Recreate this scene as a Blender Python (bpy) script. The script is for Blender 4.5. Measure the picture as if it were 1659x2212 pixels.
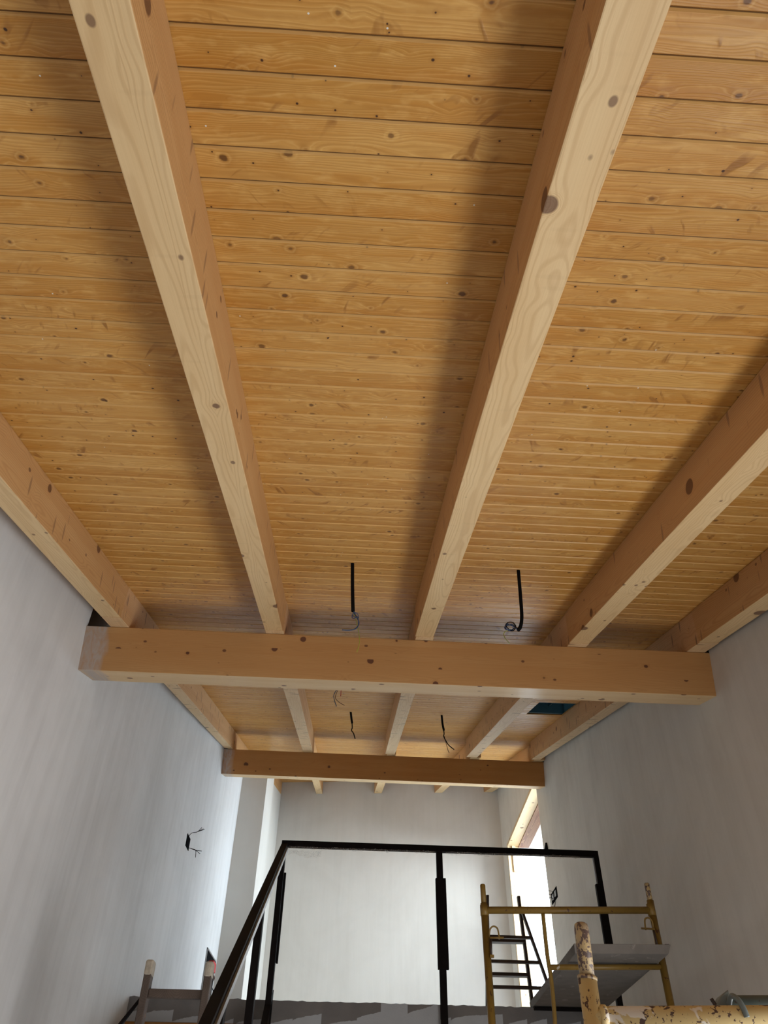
import bpy, bmesh, math, random
from mathutils import Vector, Matrix
random.seed(7)
for o in list(bpy.data.objects): bpy.data.objects.remove(o)
SC = bpy.context.scene
COL = SC.collection

# ------------------------------------------------------------------ camera, world, light
S = 0.2858537                       # roof pitch (rad); roof rises away from the camera
CS, SN = math.cos(S), math.sin(S)
cam = bpy.data.cameras.new('camera'); co = bpy.data.objects.new('camera', cam); COL.objects.link(co)
RT = Vector((0.99822, -0.05526, 0.0140)); UP = Vector((-0.04696, -0.66669, 0.7438)); FW = Vector((0.03132, 0.74332, 0.66820))
FW.normalize(); RT = (RT - FW * RT.dot(FW)).normalized(); UP = RT.cross(FW)
co.matrix_world = Matrix(((RT.x, UP.x, -FW.x, 0), (RT.y, UP.y, -FW.y, 0), (RT.z, UP.z, -FW.z, 0), (0, 0, 0, 1)))
cam.sensor_fit = 'VERTICAL'; cam.sensor_height = 36; cam.sensor_width = 27
cam.lens = 36 * 1661 / 2212
cam.clip_start = 0.05; cam.clip_end = 200
SC.camera = co

w = bpy.data.worlds.new('sky'); SC.world = w; w.use_nodes = True
bg = w.node_tree.nodes['Background']
bg.inputs[0].default_value = (0.74, 0.87, 1.0, 1); bg.inputs[1].default_value = 1.15

def area(name, loc, direction, sx, sy, power, color):
    l = bpy.data.lights.new(name, 'AREA'); l.shape = 'RECTANGLE'; l.size = sx; l.size_y = sy
    l.energy = power; l.color = color
    o = bpy.data.objects.new(name, l); COL.objects.link(o); o.location = loc
    o.rotation_euler = Vector(direction).to_track_quat('-Z', 'Y').to_euler()
    return o
# daylight entering by the big low window beside the camera and by the tall opening upstairs
area('daylight_near_window', (2.09, 1.9, -0.78), (-1, 0, 0.75), 2.9, 1.1, 81, (1.0, 0.993, 0.975))
area('daylight_upper_window', (4.6, 7.9, 3.7), (-1, 0.55, -0.40), 3.2, 2.6, 1300, (0.79, 0.915, 1.0))
area('daylight_rear_window', (-0.2, -3.70, -0.4), (0, 1, 0.1), 2.2, 1.4, 12, (1.0, 0.985, 0.96))

SC.view_settings.view_transform = 'Standard'
SC.view_settings.look = 'None'
SC.view_settings.gamma = 1
SC.view_settings.use_curve_mapping = False
SC.view_settings.exposure = 0.0

# ------------------------------------------------------------------ material helpers
class NT:
    def __init__(s, name):
        s.m = bpy.data.materials.new(name); s.m.use_nodes = True
        s.t = s.m.node_tree; s.b = s.t.nodes['Principled BSDF']
    def n(s, typ, **kw):
        nd = s.t.nodes.new(typ)
        for k, v in kw.items(): setattr(nd, k, v)
        return nd
    def put(s, sock, v):
        if isinstance(v, bpy.types.NodeSocket): s.t.links.new(v, sock)
        elif v is not None: sock.default_value = v
    def math(s, op, a, b=None, c=None, clamp=False):
        nd = s.n('ShaderNodeMath', operation=op, use_clamp=clamp)
        s.put(nd.inputs[0], a)
        if b is not None: s.put(nd.inputs[1], b)
        if c is not None: s.put(nd.inputs[2], c)
        return nd.outputs[0]
    def vec(s, x, y, z):
        nd = s.n('ShaderNodeCombineXYZ')
        for i, v in enumerate((x, y, z)): s.put(nd.inputs[i], v)
        return nd.outputs[0]
    def pos(s):
        tc = s.n('ShaderNodeTexCoord'); sp = s.n('ShaderNodeSeparateXYZ')
        s.t.links.new(tc.outputs['Object'], sp.inputs[0]); return sp.outputs[0], sp.outputs[1], sp.outputs[2], tc.outputs['Object']
    def noise(s, v, scale=1, detail=2, rough=.5, dist=0):
        nd = s.n('ShaderNodeTexNoise'); s.put(nd.inputs['Vector'], v)
        nd.inputs['Scale'].default_value = scale; nd.inputs['Detail'].default_value = detail
        nd.inputs['Roughness'].default_value = rough; nd.inputs['Distortion'].default_value = dist
        return nd.outputs[0]
    def white(s, v):
        nd = s.n('ShaderNodeTexWhiteNoise', noise_dimensions='1D'); s.put(nd.inputs['W'], v); return nd.outputs['Value']
    def vor(s, v, scale):
        nd = s.n('ShaderNodeTexVoronoi'); s.put(nd.inputs['Vector'], v); nd.inputs['Scale'].default_value = scale
        sp = s.n('ShaderNodeSeparateColor'); s.t.links.new(nd.outputs['Color'], sp.inputs[0])
        return nd.outputs['Distance'], sp.outputs[0], sp.outputs[1]
    def vor2(s, v, scale):
        nd = s.n('ShaderNodeTexVoronoi', voronoi_dimensions='2D'); s.put(nd.inputs['Vector'], v); nd.inputs['Scale'].default_value = scale
        sp = s.n('ShaderNodeSeparateColor'); s.t.links.new(nd.outputs['Color'], sp.inputs[0])
        return nd.outputs['Distance'], sp.outputs[0], sp.outputs[1]
    def mr(s, v, a, b, c=0.0, d=1.0, smooth=False):
        nd = s.n('ShaderNodeMapRange'); nd.clamp = True
        if smooth: nd.interpolation_type = 'SMOOTHSTEP'
        for i, x in enumerate((v, a, b, c, d)): s.put(nd.inputs[i], x)
        return nd.outputs[0]
    def mix(s, f, a, b, mode='MIX'):
        nd = s.n('ShaderNodeMix', data_type='RGBA', blend_type=mode)
        s.put(nd.inputs[0], f)
        for i, v in ((6, a), (7, b)):
            if isinstance(v, tuple) and len(v) == 3: v = (*v, 1)
            s.put(nd.inputs[i], v)
        return nd.outputs[2]
    def bump(s, h, strength=.2, dist=.002):
        nd = s.n('ShaderNodeBump'); s.put(nd.inputs['Height'], h)
        nd.inputs['Strength'].default_value = strength; nd.inputs['Distance'].default_value = dist
        s.t.links.new(nd.outputs[0], s.b.inputs['Normal'])
    def done(s, col, rough=.6, metal=0, coat=0):
        s.put(s.b.inputs['Base Color'], (*col, 1) if isinstance(col, tuple) and len(col) == 3 else col)
        s.put(s.b.inputs['Roughness'], rough); s.put(s.b.inputs['Metallic'], metal)
        if coat: s.b.inputs['Coat Weight'].default_value = coat; s.b.inputs['Coat Roughness'].default_value = .18
        return s.m

PITCH = 0.08655; PH = 0.9016
def board_mat():
    m = NT('varnished_pine_boards'); X, U, N, P = m.pos()
    t = m.math('DIVIDE', m.math('SUBTRACT', U, PH - 50 * PITCH), PITCH)
    idn = m.math('FLOOR', t); loc = m.math('MULTIPLY', m.math('SUBTRACT', m.math('FRACT', t), .5), PITCH)
    r1 = m.white(idn); r2 = m.white(m.math('ADD', idn, 77.3)); r3 = m.white(m.math('ADD', idn, 131.7)); r4 = m.white(m.math('ADD', idn, 211.1))
    zz = m.math('MULTIPLY', idn, 3.71); xo = m.math('ADD', X, m.math('MULTIPLY', r1, 31.0))
    kv = m.vec(m.math('MULTIPLY', xo, .9), m.math('ADD', loc, m.math('MULTIPLY', idn, .4313)), 0.0)
    wn = m.noise(m.vec(xo, loc, zz), 70, 2); wob = m.math('MULTIPLY', m.math('SUBTRACT', wn, .5), .07)
    # large knots
    d, ca, cb = m.vor2(kv, 8.0)
    rad = m.mr(ca, 0.45, 1.0, 0.0, 0.075)
    q = m.math('SUBTRACT', m.math('ADD', d, wob), rad); on = m.math('GREATER_THAN', rad, 0.01)
    knot = m.math('MULTIPLY', m.mr(q, 0.015, -0.025, 0, 1, True), on)
    ringk = m.math('MULTIPLY', m.mr(m.math('ABSOLUTE', m.math('SUBTRACT', q, .045)), .030, .0, 0, 1), on)
    halo = m.math('MULTIPLY', m.mr(q, 0.22, 0.0, 0, 1, True), on)
    # pin knots
    d2, c2, c3 = m.vor2(m.vec(m.math('ADD', xo, 5.2), m.math('ADD', loc, m.math('MULTIPLY', idn, .3717)), 0.0), 12.5)
    rp = m.math('MULTIPLY', m.mr(c2, .35, 1.0, 0, .040), m.mr(r4, 0, 1, .5, 1.25))
    q2 = m.math('SUBTRACT', m.math('ADD', d2, m.math('MULTIPLY', wob, .6)), rp)
    pin = m.math('MULTIPLY', m.mr(q2, .010, -.006, 0, 1), m.math('GREATER_THAN', rp, .008))
    phal = m.math('MULTIPLY', m.mr(q2, .09, 0.0, 0, 1, True), m.math('GREATER_THAN', rp, .008))
    # slanting branch figure: short streaks running across the board
    sl = m.noise(m.vec(m.math('ADD', m.math('MULTIPLY', xo, 26), m.math('MULTIPLY', loc, m.mr(r2, 0, 1, -22, 22))), m.math('MULTIPLY', loc, 10), zz), 1.0, 2, .5, .8)
    slm = m.math('MULTIPLY', m.mr(sl, .60, .70), m.mr(m.noise(m.vec(m.math('MULTIPLY', xo, 4.2), m.math('MULTIPLY', loc, 12), m.math('ADD', zz, 1.3)), 1.0, 1), .47, .60))
    # grain
    low = m.noise(m.vec(m.math('MULTIPLY', xo, 1.6), m.math('MULTIPLY', loc, 16), zz), 1.0, 2, .5)
    hump = m.math('MULTIPLY', m.math('POWER', m.mr(d, .45, 0.0, 0, 1), 2.0), .010)
    c0 = m.math('SUBTRACT', loc, m.math('MULTIPLY', m.math('SUBTRACT', r2, .5), .12))
    rr = m.math('SQRT', m.math('ADD', m.math('MULTIPLY', c0, c0), 0.0003))
    rr = m.math('ADD', m.math('ADD', rr, hump), m.math('MULTIPLY', low, .075))
    ring = m.mr(m.math('SINE', m.math('MULTIPLY', rr, m.mr(r4, 0, 1, 620, 1150))), -.1, 1.0, 0, 1)
    fib = m.noise(m.vec(m.math('MULTIPLY', xo, 7), m.math('MULTIPLY', loc, 420), zz), 1.0, 2, .6)
    blot = m.noise(m.vec(m.math('MULTIPLY', xo, 3.0), m.math('MULTIPLY', loc, 22), zz), 1.0, 3, .6, .5)
    bl2 = m.noise(m.vec(m.math('MULTIPLY', xo, 14), m.math('MULTIPLY', loc, 30), m.math('ADD', zz, 9.1)), 1.0, 3, .6)
    col = m.mix(r3, (0.52, 0.255, 0.052), (0.65, 0.365, 0.105))
    col = m.mix(m.mr(blot, .42, .66, 0, .70), col, (0.52, 0.225, 0.030))
    col = m.mix(m.mr(bl2, .52, .70, 0, .6), col, (0.74, 0.44, 0.14))
    band = m.math('MULTIPLY', m.mr(loc, .004, .026, 0, 1), m.mr(r1, .3, .8, 0, .55))
    col = m.mix(band, col, (0.48, 0.20, 0.028))
    col = m.mix(m.math('MULTIPLY', ring, .30), col, (0.36, 0.145, 0.022))
    pale = m.mr(m.math('SINE', m.math('ADD', m.math('MULTIPLY', rr, m.mr(r4, 0, 1, 620, 1150)), 2.4)), .80, 1.0, 0, .24)
    col = m.mix(pale, col, (0.82, 0.53, 0.20))
    col = m.mix(m.math('MULTIPLY', m.mr(fib, .4, .75), .22), col, (0.40, 0.17, 0.03))
    col = m.mix(m.math('MULTIPLY', slm, .8), col, (0.30, 0.12, 0.02))
    col = m.mix(m.math('MULTIPLY', halo, m.mr(m.noise(kv, 22, 2), .45, .6, 0, .55)), col, (0.36, 0.15, 0.022))
    col = m.mix(m.math('MULTIPLY', phal, .28), col, (0.34, 0.14, 0.022))
    col = m.mix(m.math('MULTIPLY', ringk, .30), col, (0.78, 0.50, 0.18))
    col = m.mix(m.math('MULTIPLY', knot, m.mr(cb, 0, 1, .65, .96)), col, (0.13, 0.052, 0.014))
    col = m.mix(m.math('MULTIPLY', pin, .95), col, (0.05, 0.016, 0.007))
    ds, sa, sb = m.vor2(m.vec(xo, m.math('MULTIPLY', U, 1.0), 0.0), 6.0)
    spk = m.math('MULTIPLY', m.math('LESS_THAN', ds, .012), m.math('GREATER_THAN', sa, .80))
    col = m.mix(spk, col, (.75, .74, .70))
    gr = m.math('ABSOLUTE', loc)
    col = m.mix(m.mr(loc, PITCH / 2 - .0062, PITCH / 2 - .0040, 0, .62), col, (0.25, 0.10, 0.02))  # shade painted on the chamfer that faces away
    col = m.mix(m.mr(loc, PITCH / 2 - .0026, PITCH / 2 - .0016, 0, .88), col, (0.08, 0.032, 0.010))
    col = m.mix(m.mr(loc, -PITCH / 2 + .0062, -PITCH / 2 + .0050, 0, .60), col, (0.80, 0.50, 0.19))  # painted highlight along the chamfer that faces the light
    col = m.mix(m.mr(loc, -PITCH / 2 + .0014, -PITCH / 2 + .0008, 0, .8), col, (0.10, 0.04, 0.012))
    h = m.math('ADD', m.math('MULTIPLY', ring, .25), m.math('ADD', m.math('ADD', m.math('MULTIPLY', halo, .9), m.math('MULTIPLY', slm, .8)), m.math('MULTIPLY', fib, .3)))
    m.bump(h, .35, .0018)
    m.b.inputs['Specular IOR Level'].default_value = .38
    return m.done(col, m.mr(blot, .3, .7, .36, .50), 0, 0)

def timber(name, axis, base=(0.74, 0.53, 0.29), alt=(0.64, 0.41, 0.20), ringc=(0.50, 0.30, 0.13), kscale=7.0, kmin=.40, krad=.21,
           knotc=(0.17, 0.085, 0.045), dents=0.0, rough=.62, ringk=.4, lam=True, stain=None, coat=0, side=None):
    m = NT(name); X, U, N, P = m.pos()
    oi = m.n('ShaderNodeObjectInfo'); rnd = m.math('MULTIPLY', oi.outputs['Random'], 37.0)
    L, A = (U, X) if axis == 'u' else (X, U)
    L = m.math('ADD', L, rnd)
    if lam and axis == 'x':
        L = m.math('ADD', L, m.math('MULTIPLY', m.math('FLOOR', m.math('DIVIDE', m.math('SUBTRACT', N, 0.968), 0.0405)), 1.37))
    kv = m.vec(m.math('MULTIPLY', L, .9), A, N)
    d, ca, cb = m.vor(kv, kscale)
    rad = m.mr(ca, kmin, 1.0, 0.0, krad)
    wob = m.math('MULTIPLY', m.math('SUBTRACT', m.noise(kv, 40, 2), .5), .04)
    q = m.math('SUBTRACT', m.math('ADD', d, wob), rad); on = m.math('GREATER_THAN', rad, .008)
    knot = m.math('MULTIPLY', m.mr(q, 0.012, -0.014, 0, 1, True), on)
    halo = m.math('MULTIPLY', m.mr(q, 0.10, 0.0, 0, 1, True), on)
    # second population: small pin knots
    d2, c2, _ = m.vor(m.vec(m.math('MULTIPLY', L, .7), A, m.math('ADD', N, 9.0)), 14.0)
    pin = m.math('MULTIPLY', m.mr(d2, .13, .09, 0, 1), m.math('GREATER_THAN', c2, .62))
    tc0 = m.n('ShaderNodeTexCoord'); sn0 = m.n('ShaderNodeSeparateXYZ'); m.t.links.new(tc0.outputs['Normal'], sn0.inputs[0])
    flank = m.math('LESS_THAN', m.math('ABSOLUTE', sn0.outputs[2]), .5)
    # lamella of the glued timber: each 40 mm layer has its own tone and rings
    lid = m.math('FLOOR', m.math('DIVIDE', m.math('SUBTRACT', N, 0.968), 0.0405)) if lam else 0.0
    lr = m.white(m.math('ADD', lid, m.math('FLOOR', rnd))) if lam else .5
    hump = m.math('MULTIPLY', m.math('POWER', m.mr(d, .5, 0.0, 0, 1), 2.0), .016)
    low = m.noise(m.vec(m.math('MULTIPLY', L, .8), m.math('MULTIPLY', A, 5), m.math('MULTIPLY', N, 5)), 1.0, 2, .5)
    a0 = m.math('SUBTRACT', m.math('FRACT', m.math('ADD', m.math('MULTIPLY', A, 1.0), 50.37)), .5) if axis != 'u' else A
    loc = m.math('SUBTRACT', m.math('PINGPONG', m.math('ADD', A, 10.0), .11), .06)
    rr = m.math('SQRT', m.math('ADD', m.math('MULTIPLY', loc, loc), m.math('MULTIPLY', m.math('PINGPONG', N, .07), m.math('PINGPONG', N, .07))))
    rr = m.math('ADD', m.math('ADD', rr, hump), m.math('MULTIPLY', low, .10))
    ring = m.mr(m.math('SINE', m.math('MULTIPLY', rr, 820.0)), .1, 1.0, 0, 1)
    fv = m.vec(m.math('MULTIPLY', L, 5), m.math('MULTIPLY', A, 300), m.math('MULTIPLY', N, 300))
    fib = m.noise(fv, 1.0, 2, .6)
    blot = m.noise(m.vec(m.math('MULTIPLY', L, 1.4), m.math('MULTIPLY', A, 14), m.math('MULTIPLY', N, 14)), 1.0, 2, .5)
    col = m.mix(m.mr(blot, .3, .7, 0, .75), base, alt)
    if lam: col = m.mix(m.mr(lr, .2, 1, 0, .6), col, alt)
    col = m.mix(m.math('MULTIPLY', ring, ringk), col, ringc)
    col = m.mix(m.math('MULTIPLY', m.mr(fib, .4, .8), .2), col, ringc)
    col = m.mix(m.math('MULTIPLY', halo, m.mr(m.math('SINE', m.math('MULTIPLY', q, 260.0)), -.2, 1, 0, .55)), col, ringc)
    col = m.mix(m.math('MULTIPLY', knot, .9), col, knotc)
    col = m.mix(m.math('MULTIPLY', pin, .8), col, knotc)
    if side:     # shade and orange bounce from the boards painted onto the flanks only
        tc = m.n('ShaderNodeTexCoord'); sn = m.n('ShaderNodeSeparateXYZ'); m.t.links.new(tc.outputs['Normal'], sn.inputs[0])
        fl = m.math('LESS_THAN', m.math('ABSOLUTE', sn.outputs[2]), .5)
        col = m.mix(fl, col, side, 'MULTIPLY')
    h = m.math('MULTIPLY', ring, .25)
    if dents:
        dv = m.vec(m.math('MULTIPLY', L, 1.0), m.math('MULTIPLY', A, .42), m.math('MULTIPLY', N, .42))
        dd, dc, _ = m.vor(dv, 17.0)
        dm = m.math('MULTIPLY', m.mr(dd, .30, .05, 0, 1), m.math('GREATER_THAN', dc, .45))
        h = m.math('SUBTRACT', h, m.math('MULTIPLY', dm, dents))
        d3, c3, _ = m.vor(m.vec(m.math('MULTIPLY', L, 2.2), m.math('MULTIPLY', A, .42), m.math('MULTIPLY', N, .42)), 13.0)
        dk = m.math('MULTIPLY', m.mr(d3, .26, .17, 0, 1), m.math('GREATER_THAN', c3, .50))
        col = m.mix(m.math('MULTIPLY', dk, .78 if dents > 1 else m.mr(flank, 0, 1, .05, .55)), col, knotc)
        col = m.mix(m.math('MULTIPLY', dm, .12), col, ringc)
    if stain:
        # trowelled plaster smeared over the end of the timber
        x0, x1 = stain
        edge = m.math('MULTIPLY', m.math('SUBTRACT', m.noise(P, 9, 3), .5), .06)
        ms = m.mr(m.math('ADD', X, edge), x1, x0, 0, 1)
        sw = m.noise(m.vec(m.math('MULTIPLY', X, 22), U, m.math('MULTIPLY', N, 9)), 1.0, 3, .6, 2.0)
        col = m.mix(m.math('MULTIPLY', ms, m.mr(sw, .35, .62, .45, .95)), col, (0.44, 0.37, 0.33))
    m.bump(h, .35 if dents else .15, .007 if dents > 1 else .003 if dents else .0012)
    return m.done(col, rough, 0, coat)

def plaster(name, c1=(0.66, 0.63, 0.58), c2=(0.53, 0.50, 0.455), streak=.32):
    m = NT(name); X, Y, Z, P = m.pos()
    a = m.noise(m.vec(m.math('MULTIPLY', X, 9), m.math('MULTIPLY', Y, 9), m.math('MULTIPLY', Z, .9)), 1.0, 4, .6, .3)
    a2 = m.noise(m.vec(m.math('MULTIPLY', X, 42), m.math('MULTIPLY', Y, 42), m.math('MULTIPLY', Z, 2.6)), 1.0, 3, .6)
    b = m.noise(P, 1.3, 4, .6, .6); c = m.noise(P, 260, 2, .6)
    f = m.math('ADD', m.math('MULTIPLY', m.mr(a, .42, .72), streak), m.math('MULTIPLY', m.mr(b, .42, .68), .55), clamp=True)
    f = m.math('ADD', f, m.math('MULTIPLY', m.mr(a2, .45, .7), .10), clamp=True)
    col = m.mix(f, c1, c2)
    m.bump(m.math('ADD', m.math('MULTIPLY', c, .4), m.math('ADD', a, b)), .22, .004)
    return m.done(col, .85)

def slab_mat():
    m = NT('patched_grey_render'); X, Y, Z, P = m.pos()
    xw = m.math('ADD', m.math('MULTIPLY', X, 5.2), m.math('MULTIPLY', m.noise(m.vec(X, 0.0, 0.0), 2.0, 1), 3.0))
    cid = m.math('FLOOR', xw); fr = m.math('FRACT', xw); wv = m.white(cid)
    n1 = m.math('MULTIPLY', m.math('SUBTRACT', m.noise(m.vec(m.math('MULTIPLY', X, 30.0), 0.0, m.math('MULTIPLY', Z, 20.0)), 1.0, 3, .6), .5), .016)
    lim = m.math('ADD', m.math('ADD', .846, m.math('MULTIPLY', wv, .075)), m.math('MULTIPLY', m.math('POWER', fr, .6), .045))
    big = m.math('MULTIPLY', m.math('GREATER_THAN', X, .30), m.math('LESS_THAN', X, .70))
    lim = m.math('ADD', m.math('ADD', lim, n1), m.math('MULTIPLY', big, .10))
    f = m.mr(m.math('SUBTRACT', lim, Z), -.0012, .0012)
    g = m.noise(P, 8, 3)
    col = m.mix(m.mr(g, .3, .7), (0.16, 0.155, 0.155), (0.20, 0.19, 0.185))
    col = m.mix(f, col, m.mix(g, (0.47, 0.50, 0.53), (0.38, 0.40, 0.43)))
    m.bump(m.noise(P, 90, 3), .3, .004)
    return m.done(col, .9)

def painted(name, c, c2, rust=(0.09, 0.035, 0.02), thr=.62, scale=30, white=None, wthr=.66, rough=.45):
    m = NT(name); X, Y, Z, P = m.pos()
    n = m.noise(P, scale, 4, .6, .4); b = m.noise(P, 7, 3, .6)
    col = m.mix(m.mr(b, .3, .7), c, c2)
    f = m.mr(n, thr, thr + .015); col = m.mix(f, col, rust)
    fl = m.noise(m.vec(X, Y, m.math('MULTIPLY', Z, .55)), scale * 2.6, 3, .5)
    col = m.mix(m.mr(fl, thr + .05, thr + .065), col, rust)
    if white:
        q = m.noise(P, 11, 4, .65, .5); col = m.mix(m.mr(q, wthr, wthr + .02), col, white)
    m.bump(m.math('SUBTRACT', 1.0, f), .4, .0008)
    return m.done(col, rough)

def plain(name, c, rough=.5, metal=0, var=.0, scale=20):
    m = NT(name); X, Y, Z, P = m.pos()
    n = m.noise(P, scale, 3, .6)
    col = m.mix(m.mr(n, .3, .7), c, tuple(x * (1 - var) for x in c))
    if name.startswith('black_'): m.b.inputs['Specular IOR Level'].default_value = .06 if 'steel' in name else 0
    return m.done(col, rough, metal)

M = {}
M['boards'] = board_mat()
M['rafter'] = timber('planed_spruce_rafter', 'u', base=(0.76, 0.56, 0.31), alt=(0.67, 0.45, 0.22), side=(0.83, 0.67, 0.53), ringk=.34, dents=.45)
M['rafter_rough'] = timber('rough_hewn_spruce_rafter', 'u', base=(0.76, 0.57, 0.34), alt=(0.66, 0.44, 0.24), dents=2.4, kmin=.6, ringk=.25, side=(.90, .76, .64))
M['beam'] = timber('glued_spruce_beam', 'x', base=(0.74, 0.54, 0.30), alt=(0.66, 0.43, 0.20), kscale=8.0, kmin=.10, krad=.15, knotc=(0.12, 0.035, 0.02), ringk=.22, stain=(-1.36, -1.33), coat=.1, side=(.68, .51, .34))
M['beam_far'] = timber('glued_spruce_beam_far', 'x', base=(0.74, 0.53, 0.29), alt=(0.64, 0.41, 0.19), kscale=5.0, kmin=.5, krad=.16, knotc=(0.13, 0.05, 0.03), ringk=.15, stain=(-1.25, -1.20), side=(.68, .46, .25))  # deeper flank tint paints in the backlit shade of the front face
M['plaster'] = plaster('brushed_wall_plaster')
M['plaster_left'] = plaster('pale_wall_plaster', (0.74, 0.745, 0.75), (0.60, 0.60, 0.60), .42)
M['plaster_far'] = plaster('fine_wall_plaster', (0.62, 0.585, 0.54), (0.54, 0.505, 0.46), .3)
M['plaster_pier'] = plaster('smooth_pier_plaster', (0.62, 0.60, 0.56), (0.57, 0.545, 0.50), .2)
M['cavity'] = plain('dark_cavity', (0.045, 0.043, 0.04), .95, 0, .5, 12)
M['concrete'] = plain('dusty_concrete', (0.62, 0.585, 0.54), .85, 0, .2, 4)
M['slab'] = slab_mat()
M['trimwood'] = timber('orange_stained_timber', 'x', base=(0.55, 0.25, 0.06), alt=(0.42, 0.17, 0.035), lam=False)
M['lintel'] = timber('clean_pine_lintel', 'u', base=(0.68, 0.52, 0.32), alt=(0.62, 0.44, 0.24), lam=False, kmin=.35, ringk=.2)
M['brownwood'] = timber('brown_stained_timber', 'u', base=(0.15, 0.045, 0.02), alt=(0.11, 0.034, 0.016), lam=False, kmin=.8)
M['steel'] = plain('black_painted_steel', (0.010, 0.008, 0.008), .62, 0, .3)
M['steel_edge'] = plain('grey_glass_channel', (0.30, 0.30, 0.31), .35, .6, .2)
M['yellow'] = painted('mustard_scaffold_paint', (0.27, 0.165, 0.032), (0.20, 0.118, 0.020), thr=.66, white=(.55, .50, .42), wthr=.69)
M['yellow_pale'] = painted('peeling_pale_yellow_paint', (0.62, 0.48, 0.23), (0.56, 0.40, 0.17), rust=(0.085, 0.045, 0.035), thr=.59, scale=48, white=(.72, .66, .58), wthr=.585, rough=.55)
M['spigot'] = painted('rusty_scraped_spigot', (0.62, 0.44, 0.17), (0.20, 0.15, 0.13), rust=(0.10, 0.06, 0.05), thr=.545, scale=60)
M['darkmetal'] = painted('brown_stepladder_metal', (0.05, 0.028, 0.018), (0.035, 0.02, 0.014), thr=.7)
M['tealmetal'] = painted('weathered_teal_steel', (0.035, 0.06, 0.055), (0.10, 0.12, 0.11), rust=(0.06, 0.04, 0.03), thr=.62)
M['clamp'] = painted('galvanised_clamp', (0.10, 0.125, 0.125), (0.17, 0.20, 0.20), rust=(0.12, 0.10, 0.08), thr=.64)
M['plank'] = painted('dusty_grey_plank', (0.20, 0.18, 0.162), (0.15, 0.135, 0.12), rust=(0.12, 0.10, 0.09), thr=.68, rough=.85, white=(.25, .225, .205), wthr=.62)
M['oldwood'] = timber('weathered_ladder_wood', 'u', base=(0.10, 0.075, 0.06), alt=(0.06, 0.042, 0.034), ringc=(0.04, 0.026, 0.02), lam=False)
M['plastertip'] = plain('plaster_crusted_tip', (0.50, 0.45, 0.37), .9, 0, .35, 40)
M['black'] = plain('black_plastic', (0.012, 0.012, 0.013), .4, 0, .2)
M['blue'] = plain('blue_wire', (0.03, 0.07, 0.16), .4)
M['green'] = plain('yellow_green_wire', (0.42, 0.45, 0.06), .45)
M['red'] = plain('red_terminal', (0.55, 0.04, 0.05), .4)
M['brownwire'] = plain('brown_wire', (0.10, 0.04, 0.02), .4)
M['greymetal'] = plain('bare_box_metal', (0.35, 0.35, 0.35), .4, .7, .3)
M['membrane'] = plain('blue_roof_membrane', (0.035, 0.13, 0.19), .5, 0, .3, 6)
def film_mat(name, col, alpha, rough=.25):
    m = NT(name); m.done(col, rough)
    tr = m.n('ShaderNodeBsdfTransparent'); mx = m.n('ShaderNodeMixShader')
    X, Y, Z, P = m.pos(); f = m.mr(m.noise(P, 70, 3, .6, 2.5), .50, .72, alpha * .22, min(1, alpha * 1.9))
    m.put(mx.inputs[0], f); m.t.links.new(tr.outputs[0], mx.inputs[1]); m.t.links.new(m.b.outputs[0], mx.inputs[2])
    m.t.links.new(mx.outputs[0], m.t.nodes['Material Output'].inputs[0]); return m.m
M['film'] = film_mat('crinkled_clear_film', (0.85, 0.85, 0.84), .30)
def pane_mat():
    m = NT('protective_pane_film'); m.done((0.93, 0.96, 0.98), .4)
    tl = m.n('ShaderNodeBsdfTranslucent'); tl.inputs[0].default_value = (0.95, 0.97, 1, 1)
    tr = m.n('ShaderNodeBsdfTransparent'); a = m.n('ShaderNodeMixShader'); a.inputs[0].default_value = .45
    m.t.links.new(tl.outputs[0], a.inputs[1]); m.t.links.new(tr.outputs[0], a.inputs[2])
    m.t.links.new(a.outputs[0], m.t.nodes['Material Output'].inputs[0]); return m.m
M['pane'] = pane_mat()
def glass_mat():
    m = NT('clear_glass'); tr = m.n('ShaderNodeBsdfTransparent'); g = m.n('ShaderNodeBsdfGlossy'); g.inputs['Roughness'].default_value = .02
    a = m.n('ShaderNodeMixShader'); a.inputs[0].default_value = .06
    m.t.links.new(tr.outputs[0], a.inputs[1]); m.t.links.new(g.outputs[0], a.inputs[2])
    m.t.links.new(a.outputs[0], m.t.nodes['Material Output'].inputs[0]); return m.m
M['glass'] = glass_mat()
M['ink'] = plain('pale_blue_print', (0.35, 0.50, 0.60), .6)
M['white'] = plain('white_frame', (0.7, 0.7, 0.7), .4)

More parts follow.
